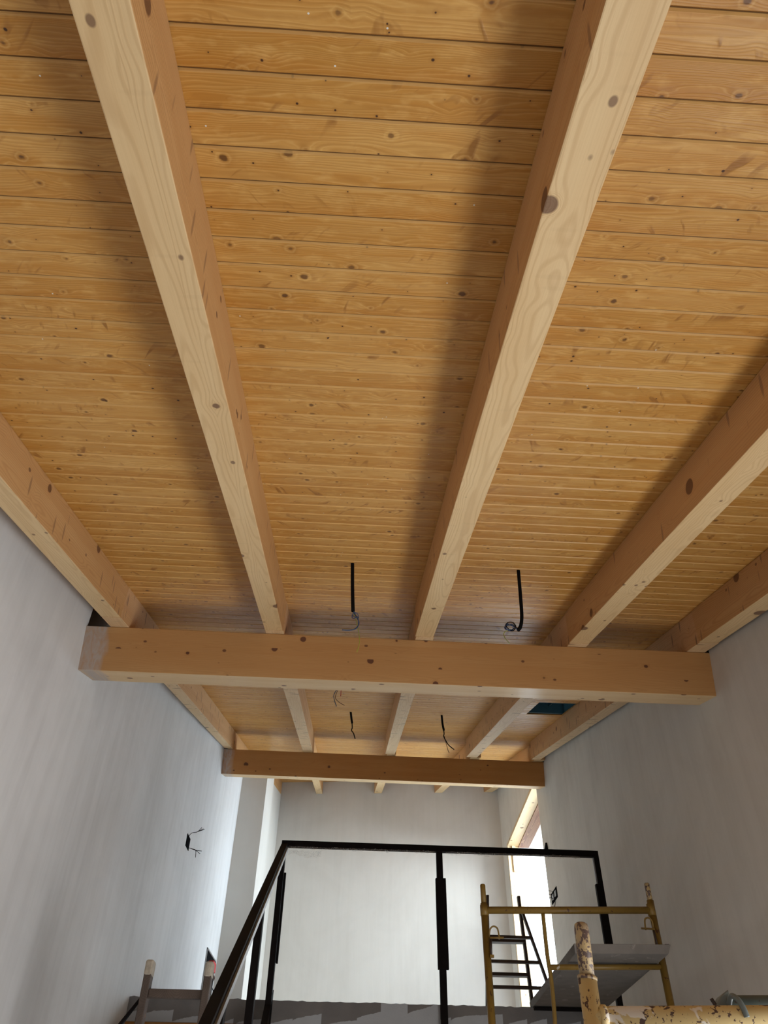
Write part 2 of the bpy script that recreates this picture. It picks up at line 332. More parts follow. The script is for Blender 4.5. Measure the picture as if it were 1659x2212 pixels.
# ------------------------------------------------------------------ geometry helpers
def hexa(bm, p):
    """box from 8 corners: bottom 4 (ccw) then top 4"""
    v = [bm.verts.new(q) for q in p]
    for f in ((3, 2, 1, 0), (4, 5, 6, 7), (0, 1, 5, 4), (1, 2, 6, 5), (2, 3, 7, 6), (3, 0, 4, 7)):
        bm.faces.new([v[i] for i in f])
    return v
def box(bm, x0, x1, y0, y1, z0, z1):
    return hexa(bm, [(x0, y0, z0), (x1, y0, z0), (x1, y1, z0), (x0, y1, z0), (x0, y0, z1), (x1, y0, z1), (x1, y1, z1), (x0, y1, z1)])
def tube(bm, pts, r, seg=14, cap=True, radii=None):
    pts = [Vector(p) for p in pts]; rings = []
    ref = None
    for i, p in enumerate(pts):
        if i == 0: t = pts[1] - pts[0]
        elif i == len(pts) - 1: t = pts[-1] - pts[-2]
        else: t = (pts[i + 1] - p).normalized() + (p - pts[i - 1]).normalized()
        t.normalize()
        if ref is None:
            ref = t.orthogonal().normalized()
        ref = (ref - t * ref.dot(t)).normalized(); b = t.cross(ref)
        rr = radii[i] if radii else r
        rings.append([bm.verts.new(p + (ref * math.cos(2 * math.pi * k / seg) + b * math.sin(2 * math.pi * k / seg)) * rr) for k in range(seg)])
    for a, b in zip(rings, rings[1:]):
        for k in range(seg):
            f = bm.faces.new((a[k], a[(k + 1) % seg], b[(k + 1) % seg], b[k])); f.smooth = True
    if cap:
        bm.faces.new(list(reversed(rings[0]))); bm.faces.new(rings[-1])
def smooth_path(pts, n=6):
    pts = [Vector(p) for p in pts]; out = []
    for i in range(len(pts) - 1):
        p0 = pts[max(i - 1, 0)]; p1 = pts[i]; p2 = pts[i + 1]; p3 = pts[min(i + 2, len(pts) - 1)]
        for k in range(n):
            t = k / n
            out.append(.5 * ((2 * p1) + (p2 - p0) * t + (2 * p0 - 5 * p1 + 4 * p2 - p3) * t * t + (3 * p1 - p0 - 3 * p2 + p3) * t ** 3))
    out.append(pts[-1]); return out
def obj(name, bm, mat, parent=None, loc=None, roof=False, bevel=0, kind=None, label=None):
    if bevel: bmesh.ops.bevel(bm, geom=bm.edges[:], offset=bevel, segments=2, affect='EDGES', profile=.5)
    bmesh.ops.recalc_face_normals(bm, faces=bm.faces[:])
    me = bpy.data.meshes.new(name); bm.to_mesh(me); bm.free()
    o = bpy.data.objects.new(name, me); COL.objects.link(o)
    me.materials.append(M[mat])
    if roof: o.rotation_euler = (S, 0, 0)
    if parent:
        o.parent = parent
        if not roof: o.location = -parent.location          # children are written in world coordinates
        else: o.location = -parent.location
    if kind: o['kind'] = kind
    if label: o['label'] = label
    return o
def tag(o, label, cat, group=None):
    o['label'] = label; o['category'] = cat
    if group: o['group'] = group
    return o
def thing(name, label, cat, loc=(0, 0, 0), group=None):
    o = bpy.data.objects.new(name, None); COL.objects.link(o); o.location = loc; o.empty_display_size = .1
    return tag(o, label, cat, group)
def unsl(X, u, n): return Vector((X, u * CS - n * SN, u * SN + n * CS))
def roofz(Y, n=1.4): return (n + Y * SN) / CS
FLOOR = -1.5; UPF = 1.0

# ------------------------------------------------------------------ ceiling (boards with V grooves)
bm = bmesh.new()
XA, XB = -2.05, 2.65
k0 = int(math.floor((-3.7 - PH) / PITCH)); k1 = int(math.ceil((14.0 - PH) / PITCH))
HX0, HX1, HU0, HU1 = 1.60, 1.93, 6.56, 7.0
def board(u0, u1, x0, x1):
    c = .0052
    prof = [(u0, 1.412), (u0, 1.4052), (u0 + c, 1.4), (u1 - c, 1.4), (u1, 1.4052), (u1, 1.412)]
    va = [bm.verts.new((x0, a, b)) for a, b in prof]; vb = [bm.verts.new((x1, a, b)) for a, b in prof]
    for i in range(5): bm.faces.new((va[i], va[i + 1], vb[i + 1], vb[i]))
    bm.faces.new(va); bm.faces.new(vb)
for k in range(k0, k1):
    u0 = PH + k * PITCH; u1 = u0 + PITCH
    if u1 > HU0 and u0 < HU1 - .02: board(u0, u1, XA, HX0); board(u0, u1, HX1, XB)
    else: board(u0, u1, XA, XB)
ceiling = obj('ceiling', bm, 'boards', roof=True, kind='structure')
bm = bmesh.new(); ua, ub = -3.8, 14.3
box(bm, XA - .3, XB + .3, ua, HU0 - .05, 1.412, 1.46); box(bm, XA - .3, XB + .3, HU1 + .05, ub, 1.412, 1.46)
box(bm, XA - .3, HX0 - .03, HU0 - .05, HU1 + .05, 1.412, 1.46); box(bm, HX1 + .03, XB + .3, HU0 - .05, HU1 + .05, 1.412, 1.46)
obj('ceiling_backing', bm, 'cavity', roof=True, kind='structure')
# hatch in the boards, lined with blue membrane
ht = thing('ceiling_hatch', 'blue membrane showing through a rectangular hole cut in the ceiling boards', 'roof opening', unsl(1.76, 6.8, 1.4))
bm = bmesh.new(); box(bm, HX0 - .03, HX1 + .03, HU0 - .05, HU1 + .05, 1.50, 1.52); obj('membrane', bm, 'membrane', ht, roof=True)
bm = bmesh.new()
box(bm, HX0 - .03, HX0 - .012, HU0 - .05, HU1 + .05, 1.413, 1.50); box(bm, HX1 + .012, HX1 + .03, HU0 - .05, HU1 + .05, 1.413, 1.50)
box(bm, HX0 - .03, HX1 + .03, HU0 - .05, HU0 - .03, 1.413, 1.50); box(bm, HX0 - .03, HX1 + .03, HU1 + .02, HU1 + .05, 1.413, 1.50)
box(bm, HX0 + .20, HX0 + .206, HU0 - .03, HU1 + .03, 1.47, 1.50)
obj('reveal', bm, 'membrane', ht, roof=True)

# ------------------------------------------------------------------ walls
def wr(Y): return 1.902 + .0284 * Y
def wl(Y): return -1.588 + .0331 * Y
def strip(bm, f, side, Y0, Y1, z0, z1, T=.35, dn=0.0):
    """wall piece between Y0 and Y1; z may be a number or 'roof'"""
    def zz(v, Y): return roofz(Y, 1.41 + dn) if v == 'roof' else v
    p = []
    for v in (z0, z1):
        p += [(f(Y0), Y0, zz(v, Y0)), (f(Y0) + side * T, Y0, zz(v, Y0)), (f(Y1) + side * T, Y1, zz(v, Y1)), (f(Y1), Y1, zz(v, Y1))]
    hexa(bm, p)
YB = -3.6
B1 = (3.655, 3.90); B2 = (7.93, 8.17)         # pockets above the beam ends
bm = bmesh.new()
strip(bm, wl, -1, YB, B1[0], FLOOR, 'roof'); strip(bm, wl, -1, B1[0], B1[1], FLOOR, 'roof', dn=-.205)
strip(bm, wl, -1, B1[1], 9.30, FLOOR, 'roof')
obj('wall_left', bm, 'plaster_left', kind='structure')
bm = bmesh.new()
def piece(Y0, Y1):
    return
W2 = (0.35, 3.45, -1.40, -.10); W1 = (8.47, 10.67, UPF, 3.635)
strip(bm, wr, 1, YB, W2[0], FLOOR, 'roof')
strip(bm, wr, 1, W2[0], W2[1], FLOOR, W2[2]); strip(bm, wr, 1, W2[0], W2[1], W2[3], 'roof')
strip(bm, wr, 1, W2[1], B1[0], FLOOR, 'roof'); strip(bm, wr, 1, B1[0], B1[1], FLOOR, 'roof', dn=-.205)
strip(bm, wr, 1, B1[1], B2[0], FLOOR, 'roof'); strip(bm, wr, 1, B2[0], B2[1], FLOOR, 'roof', dn=-.205)
strip(bm, wr, 1, B2[1], W1[0], FLOOR, 'roof')
strip(bm, wr, 1, W1[0], W1[1], FLOOR, W1[2]); strip(bm, wr, 1, W1[0], W1[1], W1[3], 'roof')
strip(bm, wr, 1, W1[1], 11.3, FLOOR, 'roof')
obj('wall_right', bm, 'plaster', kind='structure')
bm = bmesh.new()
strip(bm, lambda y: wl(y) - .12, -1, B1[0], B1[1], roofz(3.6, 1.2), 'roof', T=.05)
strip(bm, lambda y: wr(y) + .12, 1, B1[0], B1[1], roofz(3.6, 1.2), 'roof', T=.05)
strip(bm, lambda y: wr(y) + .12, 1, B2[0], B2[1], roofz(7.9, 1.2), 'roof', T=.05)
obj('wall_pocket', bm, 'cavity', kind='structure')
def prism(bm, poly, z0, topn=1.41, z1=None):
    lo = [bm.verts.new((x, y, z0)) for x, y in poly]; hi = [bm.verts.new((x, y, roofz(y, topn) if z1 is None else z1)) for x, y in poly]
    bm.faces.new(lo[::-1]); bm.faces.new(hi); n = len(poly)
    for i in range(n): bm.faces.new((lo[i], lo[(i + 1) % n], hi[(i + 1) % n], hi[i]))
def yb(X): return 11.05 - .433 * (X - 2.216)
bm = bmesh.new(); prism(bm, [(2.75, yb(2.75)), (2.75, yb(2.75) + .3), (-1.5, yb(-1.5) + .3), (-1.5, yb(-1.5))], UPF - .25)
obj('wall_back', bm, 'plaster_far', kind='structure')
bm = bmesh.new(); prism(bm, [(-1.60, 9.27), (-.978, 9.27), (-.988, 10.25), (-1.60, 10.25)], UPF - .25)
prism(bm, [(-1.60, 10.25), (-1.062, 10.25), (-1.066, 12.6), (-1.60, 12.6)], UPF - .25, topn=1.209)
obj('wall_left_pier', bm, 'plaster_pier', kind='structure')
bm = bmesh.new()   # wall behind the camera, with a window opening
wx = (-1.3, .9, -1.1, .3); zt = roofz(YB, 1.41)
box(bm, -2.1, wx[0], YB - .3, YB, FLOOR, zt); box(bm, wx[1], 2.2, YB - .3, YB, FLOOR, zt)
box(bm, wx[0], wx[1], YB - .3, YB, FLOOR, wx[2]); box(bm, wx[0], wx[1], YB - .3, YB, wx[3], zt)
obj('wall_front', bm, 'plaster', kind='structure')
bm = bmesh.new(); box(bm, -2.1, 2.4, YB - .3, 9.3, FLOOR - .2, FLOOR); obj('floor', bm, 'concrete', kind='structure')
bm = bmesh.new(); prism(bm, [(wl(6.1), 6.10), (wr(6.1), 6.10), (2.25, 12.9), (-1.5, 12.9)], UPF - .10, z1=UPF - .0)
obj('floor_upper', bm, 'concrete', kind='structure')
# ragged plaster face of the upper floor edge
bm = bmesh.new(); n = 120; xa, xb = wl(6.1), wr(6.1); rows = []
for i in range(n + 1):
    x = xa + (xb - xa) * i / n; e = random.uniform(-.0025, .0025) + (.004 if random.random() < .12 else 0)
    zl = .865 + .012 * (x - xa) / (xb - xa)
    rows.append([bm.verts.new(q) for q in ((x, 6.085, zl), (x, 6.085, UPF + .004 + e), (x, 6.12, UPF + .004 + e), (x, 6.12, zl))])
for a, b in zip(rows, rows[1:]):
    for j in range(4): bm.faces.new((a[j], b[j], b[(j + 1) % 4], a[(j + 1) % 4]))
bm.faces.new(rows[0]); bm.faces.new(rows[-1][::-1])
obj('trim_1', bm, 'slab', kind='structure')
bm = bmesh.new(); box(bm, wl(6.1), wr(6.1), 6.10, 6.25, .60, .872); obj('trim_2', bm, 'trimwood', kind='structure')

# tall opening upstairs with new timber lining
win = bpy.data.objects.new('window_1', None); COL.objects.link(win); win.location = (2.2, 9.57, UPF); win['kind'] = 'structure'
def slab4(pts, z0, z1):
    b = bmesh.new(); prism(b, pts, z0, z1=z1); return b
xj0, xj1 = wr(W1[1]), wr(W1[1]) + .145
obj('jamb', slab4([(xj0 - .004, 10.62), (xj1 + .0, 10.62), (xj1 + .0, 10.668), (xj0 - .004, 10.668)], UPF, 3.635), 'lintel', win)
obj('lintel', slab4([(wr(8.47) - .004, 8.472), (wr(8.47) + .142, 8.472), (wr(10.668) + .142, 10.668), (wr(10.668) - .004, 10.668)], 3.60, 3.64), 'lintel', win)
obj('outer_lintel', slab4([(wr(8.47) + .142, 8.472), (wr(8.47) + .285, 8.472), (wr(10.668) + .285, 10.668), (wr(10.668) + .142, 10.668)], 3.585, 3.70), 'brownwood', win)
obj('wedge', slab4([(xj0 + .05, 10.585), (xj0 + .09, 10.585), (xj0 + .09, 10.62), (xj0 + .05, 10.62)], 3.27, 3.60), 'lintel', win)
obj('outer_jamb', slab4([(xj1, 10.62), (xj1 + .14, 10.62), (xj1 + .14, 10.668), (xj1, 10.668)], UPF, 3.60), 'white', win)
pn = obj('pane', slab4([(wr(8.47) + .20, 8.48), (wr(8.47) + .206, 8.48), (wr(10.66) + .206, 10.615), (wr(10.66) + .20, 10.615)], UPF + .02, 3.10), 'pane', win)
def ink(pts, z0):   # faint printed marks on the protective film
    b = bmesh.new(); tube(b, smooth_path([(wr(y) + .196, y, z) for y, z in pts], 4), .006, 6); return b
for pts in ([(9.05, 2.86), (8.98, 2.92), (8.88, 2.87), (8.97, 2.81), (8.86, 2.76), (8.98, 2.70), (9.07, 2.75)],
            [(9.12, 2.25), (9.0, 2.36), (8.86, 2.28), (8.9, 2.12), (9.06, 2.08), (9.0, 2.2), (8.84, 2.0)],
            [(9.1, 1.85), (8.98, 1.83), (9.03, 1.7), (8.9, 1.62)]):
    obj('printed_mark', ink(pts, 0), 'ink', win)
# low window beside the camera (outside the frame)
win2 = bpy.data.objects.new('window_2', None); COL.objects.link(win2); win2.location = (2.05, 1.9, W2[2]); win2['kind'] = 'structure'
bm = bmesh.new()
for y0, y1, z0, z1 in ((W2[0], W2[1], W2[2], W2[2] + .05), (W2[0], W2[1], W2[3] - .05, W2[3]), (W2[0], W2[0] + .05, W2[2], W2[3]), (W2[1] - .05, W2[1], W2[2], W2[3]), (1.88, 1.93, W2[2], W2[3])):
    box(bm, 2.14, 2.19, y0, y1, z0, z1)
obj('window_frame', bm, 'white', win2)
win3 = bpy.data.objects.new('window_3', None); COL.objects.link(win3); win3.location = (-.2, YB - .15, wx[2]); win3['kind'] = 'structure'
bm = bmesh.new()
for x0, x1, z0, z1 in ((wx[0], wx[1], wx[2], wx[2] + .05), (wx[0], wx[1], wx[3] - .05, wx[3]), (wx[0], wx[0] + .05, wx[2], wx[3]), (wx[1] - .05, wx[1], wx[2], wx[3]), (-.22, -.17, wx[2], wx[3])):
    box(bm, x0, x1, YB - .2, YB - .15, z0, z1)
obj('window_frame', bm, 'white', win3)

# ------------------------------------------------------------------ rafters and beams
NB, NTOP = 1.211, 1.3998
def rafter(xa0, xa1, xb0, xb1, u0, u1, mat, label, group, top=None, skew=0.0, skew1=0.0):
    bm = bmesh.new()
    p = []
    for nn in (NB, NTOP):
        s0 = skew if nn == NB else 0; s1 = skew1 if nn == NB else 0
        p += [(xa0, u0 + s0, nn), (xa1, u0 + s0, nn), (xb1, u1 + s1, nn), (xb0, u1 + s1, nn)]
    hexa(bm, p)
    o = obj('rafter', bm, mat, roof=True, bevel=.003)
    return tag(o, label, 'rafter', group)
names = ['beside the left wall', 'second from the left wall', 'in the middle of five', 'second from the right wall', 'beside the right wall']
b1 = [(-1.340, -1.240, -1.340, -1.238), (-.488, -.390, -.488, -.390), (.335, .435, .335, .436), (1.118, 1.222, 1.190, 1.300), (1.680, 1.785, 1.868, 1.974)]
for i, (a, b, c, d) in enumerate(b1):
    rafter(a, b, c, d, -3.25, 4.02 if i in (0, 4) else 4.14, 'rafter', 'long smooth pale rafter of the near bay, ' + names[i], 'rafters of the near bay', skew1=-.045)
b2 = [(-1.340, -1.237, -1.316, -1.232), (-.488, -.386, -.488, -.380), (.340, .440, .392, .496), (1.195, 1.303, 1.260, 1.378), (1.874, 1.980, 1.960, 2.058)]
for i, (a, b, c, d) in enumerate(b2):
    rafter(a, b, c, d, 4.0235 if i in (0, 4) else 4.1435, 8.50, 'rafter_rough', 'rough dented rafter between the two cross beams, ' + names[i], 'rafters between the cross beams', skew=-.045)
b3 = [(-1.162, -1.060, -1.166, -1.064, 13.30), (-.484, -.384, -.484, -.384, 13.02), (.41, .508, .428, .544, 12.68), (1.31, 1.42, 1.327, 1.441, 12.3), (2.0, 2.11, 2.026, 2.140, 11.88)]
b3n = ['leftmost, against the pier', 'second from the left', 'middle one', 'second from the right', 'rightmost']
for i, (a, b, c, d, ue) in enumerate(b3):
    rafter(a, b, c, d, 11.06 if i == 0 else 8.503, ue, 'rafter', 'short rafter end beyond the dark far beam, ' + b3n[i], 'rafters running to the back wall')
rafter(-1.285, -1.232, -1.272, -1.228, 8.503, 9.95, 'rafter', 'short orange-lit rafter piece just above the left end of the dark far beam', 'rafters running to the back wall')
for o in [q for q in bpy.data.objects if q.get('group') == 'rafters running to the back wall' and 'pier' not in q['label'] + ' ' and 'piece' not in q['label']] + [q for q in bpy.data.objects if 'against the pier' in str(q.get('label'))]:
    um = max(v.co.y for v in o.data.vertices)
    for v in o.data.vertices:
        if v.co.y > um - .02: v.co.y = (yb(v.co.x) + v.co.z * SN) / CS - .004 - (um - v.co.y)
def xbeam(u0, u1, du, n0, n1, mat, label):
    bm = bmesh.new(); y = u0 * CS - 1.1 * SN
    xa, xb = wl(y) - .05, wr(y) + .05
    p = []
    for nn in (n0, n1): p += [(xa, u0 - du, nn), (xb, u0 + du, nn), (xb, u1 + du, nn), (xa, u1 - du, nn)]
    hexa(bm, p); o = obj('cross_beam', bm, mat, roof=True, bevel=.003)
    return tag(o, label, 'beam')
xbeam(4.156, 4.402, .008, .966, 1.2095, 'beam', 'large knotty cross beam in front, smeared with plaster at its left end')
xbeam(8.60, 8.86, .05, .957, 1.2095, 'beam_far', 'shade-tinted cross beam farther back, above the black railing')

# ------------------------------------------------------------------ cables hanging from the ceiling
def cable(label, X0, Y0, path, r, extras, group='cable drops hanging from the ceiling'):
    z0 = roofz(Y0, 1.4)
    t = thing('ceiling_cable', label, 'cable', (X0, Y0, z0), group)
    b = bmesh.new(); pts = smooth_path([(X0, Y0, z0 + .02)] + [(x, Y0, z) for x, z in path], 5); tube(b, pts, r, 10); obj('conduit', b, 'black', t)
    for nm, mat, rr, pp in extras:
        b = bmesh.new(); tube(b, smooth_path([(x, Y0 + dy, z) for x, z, dy in pp], 6), rr, 7); obj(nm, b, mat, t)
def loop(cx, cz, r, n=9, ph=0, turns=1.0, dy=.01):
    return [(cx + r * math.cos(ph + 2 * math.pi * turns * k / n), cz + r * .8 * math.sin(ph + 2 * math.pi * turns * k / n), dy * math.sin(k * 1.7)) for k in range(n + 1)]
cable('black conduit drop left of the middle rafter, yellow-green wire hanging lowest', -.025, 2.99, [(-.018, 2.19), (-.010, 2.055)], .0085, [
    ('wire_loop', 'blue', .0018, [(-.01, 2.06, 0)] + loop(.002, 2.03, .016, 10, 1.6, 1.6) + [(.018, 1.99, 0), (.012, 1.965, 0), (-.008, 1.952, 0)]),
    ('wire', 'blue', .0024, [(-.008, 2.05, 0), (.010, 2.02, 0), (.020, 1.99, 0), (.006, 1.960, 0), (-.022, 1.950, 0), (-.056, 1.950, 0)]),
    ('wire', 'green', .0015, [(-.008, 2.05, 0), (.006, 2.01, .01), (.016, 1.97, .01), (.026, 1.91, .01), (.024, 1.87, 0), (.016, 1.835, 0)])])
cable('black conduit drop right of the middle rafter, ending in a coil of wire', .797, 2.983, [(.790, 2.17), (.784, 2.06), (.772, 2.005), (.758, 1.985)], .0085, [
    ('wire_loop', 'black', .0021, [(.76, 1.985, 0)] + loop(.725, 2.003, .024, 12, 0, 2.3, .012) + [(.70, 1.99, 0)]),
    ('wire_loop', 'blue', .0018, [(.755, 1.99, 0)] + loop(.718, 1.998, .020, 10, .6, 1.7, .008)),
    ('wire', 'green', .0014, [(.72, 1.99, 0), (.695, 1.975, .01), (.694, 1.95, .01), (.712, 1.91, 0)])])
cable('short black cable drop beyond the front beam, left of the two there', 0, 6.576, [(.012, 3.33), (.021, 3.282)], .010, [
    ('wire', 'black', .0048, [(.020, 3.285, 0), (.024, 3.24, .01), (.018, 3.215, .01), (.038, 3.18, 0), (.054, 3.130, 0)])])
cable('short black cable drop with forked wires beyond the front beam, right of the two', .85, 6.562, [(.856, 3.30), (.866, 3.238)], .010, [
    ('wire', 'black', .0045, [(.864, 3.24, 0), (.868, 3.21, .01), (.862, 3.18, 0), (.878, 3.14, 0), (.905, 3.095, 0), (.952, 3.055, 0)]),
    ('wire', 'brownwire', .0026, [(.868, 3.18, 0), (.885, 3.11, .01), (.895, 3.06, .01), (.905, 3.022, 0)])])
b = bmesh.new(); t = thing('ceiling_wires', 'loose dark wires hanging just behind the front beam, left of the middle rafter', 'wires', (-.12, 5.651, roofz(5.651)))
z5 = roofz(5.651)
tube(b, smooth_path([(-.10, 5.651, z5 + .02), (-.138, 5.651, 3.07), (-.135, 5.651, 3.02), (-.114, 5.651, 2.96)]), .003, 7); obj('wire', b, 'blue', t)
b = bmesh.new(); tube(b, smooth_path([(-.098, 5.66, z5 + .02), (-.128, 5.66, 3.05), (-.10, 5.66, 3.005), (-.05, 5.66, 2.976)]), .0022, 7); obj('wire', b, 'brownwire', t)
b = bmesh.new(); tube(b, smooth_path([(-.085, 5.66, z5 + .02), (-.084, 5.66, 3.08), (-.086, 5.66, 3.055)]), .0028, 7); obj('wire', b, 'red', t)
b = bmesh.new(); tube(b, smooth_path([(.435, 5.67, z5 + .02), (.44, 5.655, 3.06), (.425, 5.65, 2.99)]), .0016, 7)
b.free()

# ------------------------------------------------------------------ railing and stair
RY = 6.06; RX = -.472
rail = thing('stair_railing', 'black steel railing at the upper floor edge with a sloping stair handrail', 'railing', (RX, RY, UPF))
b = bmesh.new(); box(b, RX, 1.95, RY - .02, RY + .02, 1.992, 2.037); obj('top_rail', b, 'steel', rail, bevel=.002)
b = bmesh.new()   # sloping handrail down the stair
def hr(Y): return 2.002 - (6.0 - Y) * .5477
y0, y1 = 1.5, 6.08
hexa(b, [(RX, y0, hr(y0) - .045), (RX + .045, y0, hr(y0) - .045), (RX + .045, y1, hr(y1) - .045), (RX, y1, hr(y1) - .045),
         (RX, y0, hr(y0)), (RX + .045, y0, hr(y0)), (RX + .045, y1, min(hr(y1), 2.037)), (RX, y1, min(hr(y1), 2.037))])
obj('handrail', b, 'steel', rail, bevel=.002)
b = bmesh.new()
hexa(b, [(RX + .046, y0, hr(y0) - .060), (RX + .056, y0, hr(y0) - .060), (RX + .056, 6.0, hr(6.0) - .060), (RX + .046, 6.0, hr(6.0) - .060),
         (RX + .046, y0, hr(y0) - .028), (RX + .056, y0, hr(y0) - .028), (RX + .056, 6.0, hr(6.0) - .028), (RX + .046, 6.0, hr(6.0) - .028)])
obj('glass_channel', b, 'steel_edge', rail, label='grey glass channel along the sloping handrail')
def post(x0, x1, ya, yb_, z0, z1):
    b = bmesh.new(); box(b, x0, x1, ya, yb_, z0, z1); return obj('post', b, 'steel', rail, bevel=.002)
p = post(.702, .748, RY - .02, RY + .02, .72, 1.99)
b = bmesh.new(); box(b, .690, .766, RY - .028, RY + .004, 1.207, 1.800); obj('clamp_plate', b, 'steel', rail, bevel=.002)
b = bmesh.new(); box(b, .690, .766, RY - .0, RY + .028, .74, .86); obj('base_plate', b, 'steel', rail, bevel=.002)
post(1.912, 1.95, RY - .02, RY + .02, .72, 2.0)
b = bmesh.new(); box(b, 1.890, 1.945, RY - .028, RY + .004, 1.15, 1.795); obj('clamp_plate', b, 'steel', rail, bevel=.002)
b = bmesh.new(); box(b, 1.902, 1.912, RY - .012, RY + .004, 1.795, 1.985); obj('glass_channel', b, 'steel_edge', rail)
b = bmesh.new(); box(b, 1.34, 1.93, RY - .01, RY + .02, .985, 1.001); obj('bottom_bar', b, 'steel', rail, bevel=.001)
for yc, plate in ((5.955, True), (4.72, False), (3.52, False)):
    post(RX + .004, RX + .044, yc - .035, yc + .035, hr(yc) - 1.34, hr(yc) - .03)
    if plate:
        b = bmesh.new(); box(b, RX + .046, RX + .060, yc + .00, yc + .03, 1.20, 1.78); obj('clamp_plate', b, 'steel', rail, bevel=.002)
b = bmesh.new(); hexa(b, [(RX + .004, 5.60, .60), (RX + .044, 5.60, .60), (RX + .044, 6.06, .72), (RX + .004, 6.06, .72), (RX + .004, 5.72, .80), (RX + .044, 5.72, .80), (RX + .044, 6.06, 1.06), (RX + .004, 6.06, 1.06)])
obj('base_bracket', b, 'steel', rail)
# crumpled film hanging below the rail
def film(label, x0, x1, z0, drop, seed):
    rnd = random.Random(seed); b = bmesh.new(); nx = max(12, int((x1 - x0) * 60)); rows = []
    for i in range(nx + 1):
        x = x0 + (x1 - x0) * i / nx; dd = drop * (.55 + .6 * abs(math.sin(i * .21 + seed)) * rnd.uniform(.5, 1)); r = []
        for j in range(5):
            r.append(b.verts.new((x + rnd.uniform(-.004, .004), RY - .026 + rnd.uniform(-.007, .007) - .006 * j, z0 - dd * j / 4 + rnd.uniform(-.002, .002))))
        rows.append(r)
    for a, c in zip(rows, rows[1:]):
        for j in range(4): b.faces.new((a[j], c[j], c[j + 1], a[j + 1]))
    return tag(obj('plastic_film', b, 'film'), label, 'plastic film', 'film strips left on the railing')
film('crinkled clear film hanging under the top rail, right of the middle post', .77, 1.80, 1.992, .034, 1)
film('crinkled clear film hanging under the top rail, left of the middle post', -.42, .69, 1.992, .030, 5)
film('torn scrap of clear film drooping below the left corner of the top rail', -.41, -.17, 1.962, .055, 9)
# stair flight below
st = thing('staircase', 'stair flight below the sloping black handrail', 'stairs', (-.9, 3.8, FLOOR))
nst = 14; rise = 2.5 / (nst + 1); run = 4.56 / nst
for i in range(nst - 1):
    yy = 1.50 + i * run; zz_ = FLOOR + rise * (i + 1); b = bmesh.new(); box(b, wl(yy) + .045, RX - .03, yy, yy + run + .02, zz_ - .04, zz_)
    obj('tread', b, 'concrete', st)
for x0, x1 in ((RX - .028, RX - .028), (wl(1.45) + .01, wl(6.05) + .01)):
    b = bmesh.new(); q = .03
    hexa(b, [(x0, 1.45, FLOOR), (x0 + q, 1.45, FLOOR), (x1 + q, 6.05, .50), (x1, 6.05, .50), (x0, 1.45, FLOOR + .2), (x0 + q, 1.45, FLOOR + .2), (x1 + q, 6.05, .76), (x1, 6.05, .76)])
    obj('stringer', b, 'steel', st)

# ------------------------------------------------------------------ far scaffold frame
FY = 4.80
sc = thing('scaffold', 'mustard yellow scaffold frame by the right wall, holding the grey plank', 'scaffold', (1.31, FY, FLOOR), 'scaffold frames')
def part(root, name, mat, pts, r, seg=14, sm=0, label=None):
    b = bmesh.new(); tube(b, smooth_path(pts, sm) if sm else pts, r, seg); return obj(name, b, mat, root, label=label)
XL, XR = .826, 1.808
part(sc, 'upright', 'yellow', [(XL, FY, FLOOR), (XL, FY, 1.30)], .0205)
part(sc, 'upright', 'yellow', [(XR - .002, FY, FLOOR), (XR + .004, FY, 1.345)], .0205)
def spigot(root, x, y, z0, z1, r, mat):
    b = bmesh.new(); tube(b, [(x, y, z0), (x, y, z1 - .006), (x, y, z1)], r, 16, radii=[r, r, r * .8]); sp = obj('spigot', b, mat, root)
    b = bmesh.new(); tube(b, [(x - .002, y - r - .0012, z1 - .035), (x - .002, y - r + .004, z1 - .035)], .0045, 10); obj('pin_hole', b, 'black', sp)
spigot(sc, XL + .0, FY, 1.29, 1.404, .0155, 'yellow'); spigot(sc, XR + .004, FY, 1.335, 1.440, .0155, 'spigot')
part(sc, 'top_tube', 'yellow', [(XL, FY, 1.264), (XR, FY, 1.292)], .0195)
part(sc, 'ledger', 'yellow', [(1.168, FY, .984), (XR, FY, 1.002)], .0145)
part(sc, 'strut', 'yellow', [(1.166, FY, 1.262), (1.164, FY, 1.05), (1.170, FY, .93), (1.168, FY, .80), (1.16, FY, .70), (1.13, FY, .60), (1.05, FY, .50), (.83, FY, .45)], .0115, 12, 4)
part(sc, 'bottom_tube', 'yellow', [(XL, FY, .45), (XR, FY, .45)], .0165)
for x in (XL, XR): part(sc, 'weld_collar', 'yellow', [(x, FY, 1.235 if x < 1 else 1.262), (x, FY, 1.29 if x < 1 else 1.325)], .0235)
for sx, zc in ((1, 1.12), (-1, 1.19)):
    x = XL + .015 if sx > 0 else XR - .015
    part(sc, 'brace_hook', 'yellow', [(x, FY - .012, zc), (x + sx * .004, FY - .03, zc + .035), (x + sx * .022, FY - .035, zc + .052), (x + sx * .045, FY - .035, zc + .044), (x + sx * .052, FY - .035, zc + .01), (x + sx * .052, FY - .035, zc - .012)], .0048, 8, 5)
    part(sc, 'brace_hook', 'yellow', [(x, FY - .035, zc - .006), (x + sx * .078, FY - .035, zc - .004)], .0052, 8)
    part(sc, 'brace_pin', 'darkmetal', [(x + sx * .002, FY - .03, zc - .09), (x + sx * .006, FY - .03, zc - .01)], .0065, 8)
    b = bmesh.new(); box(b, x + sx * .004 - .010, x + sx * .004 + .012, FY - .038, FY - .02, zc - .104, zc - .09); obj('brace_nut', b, 'yellow', sc)
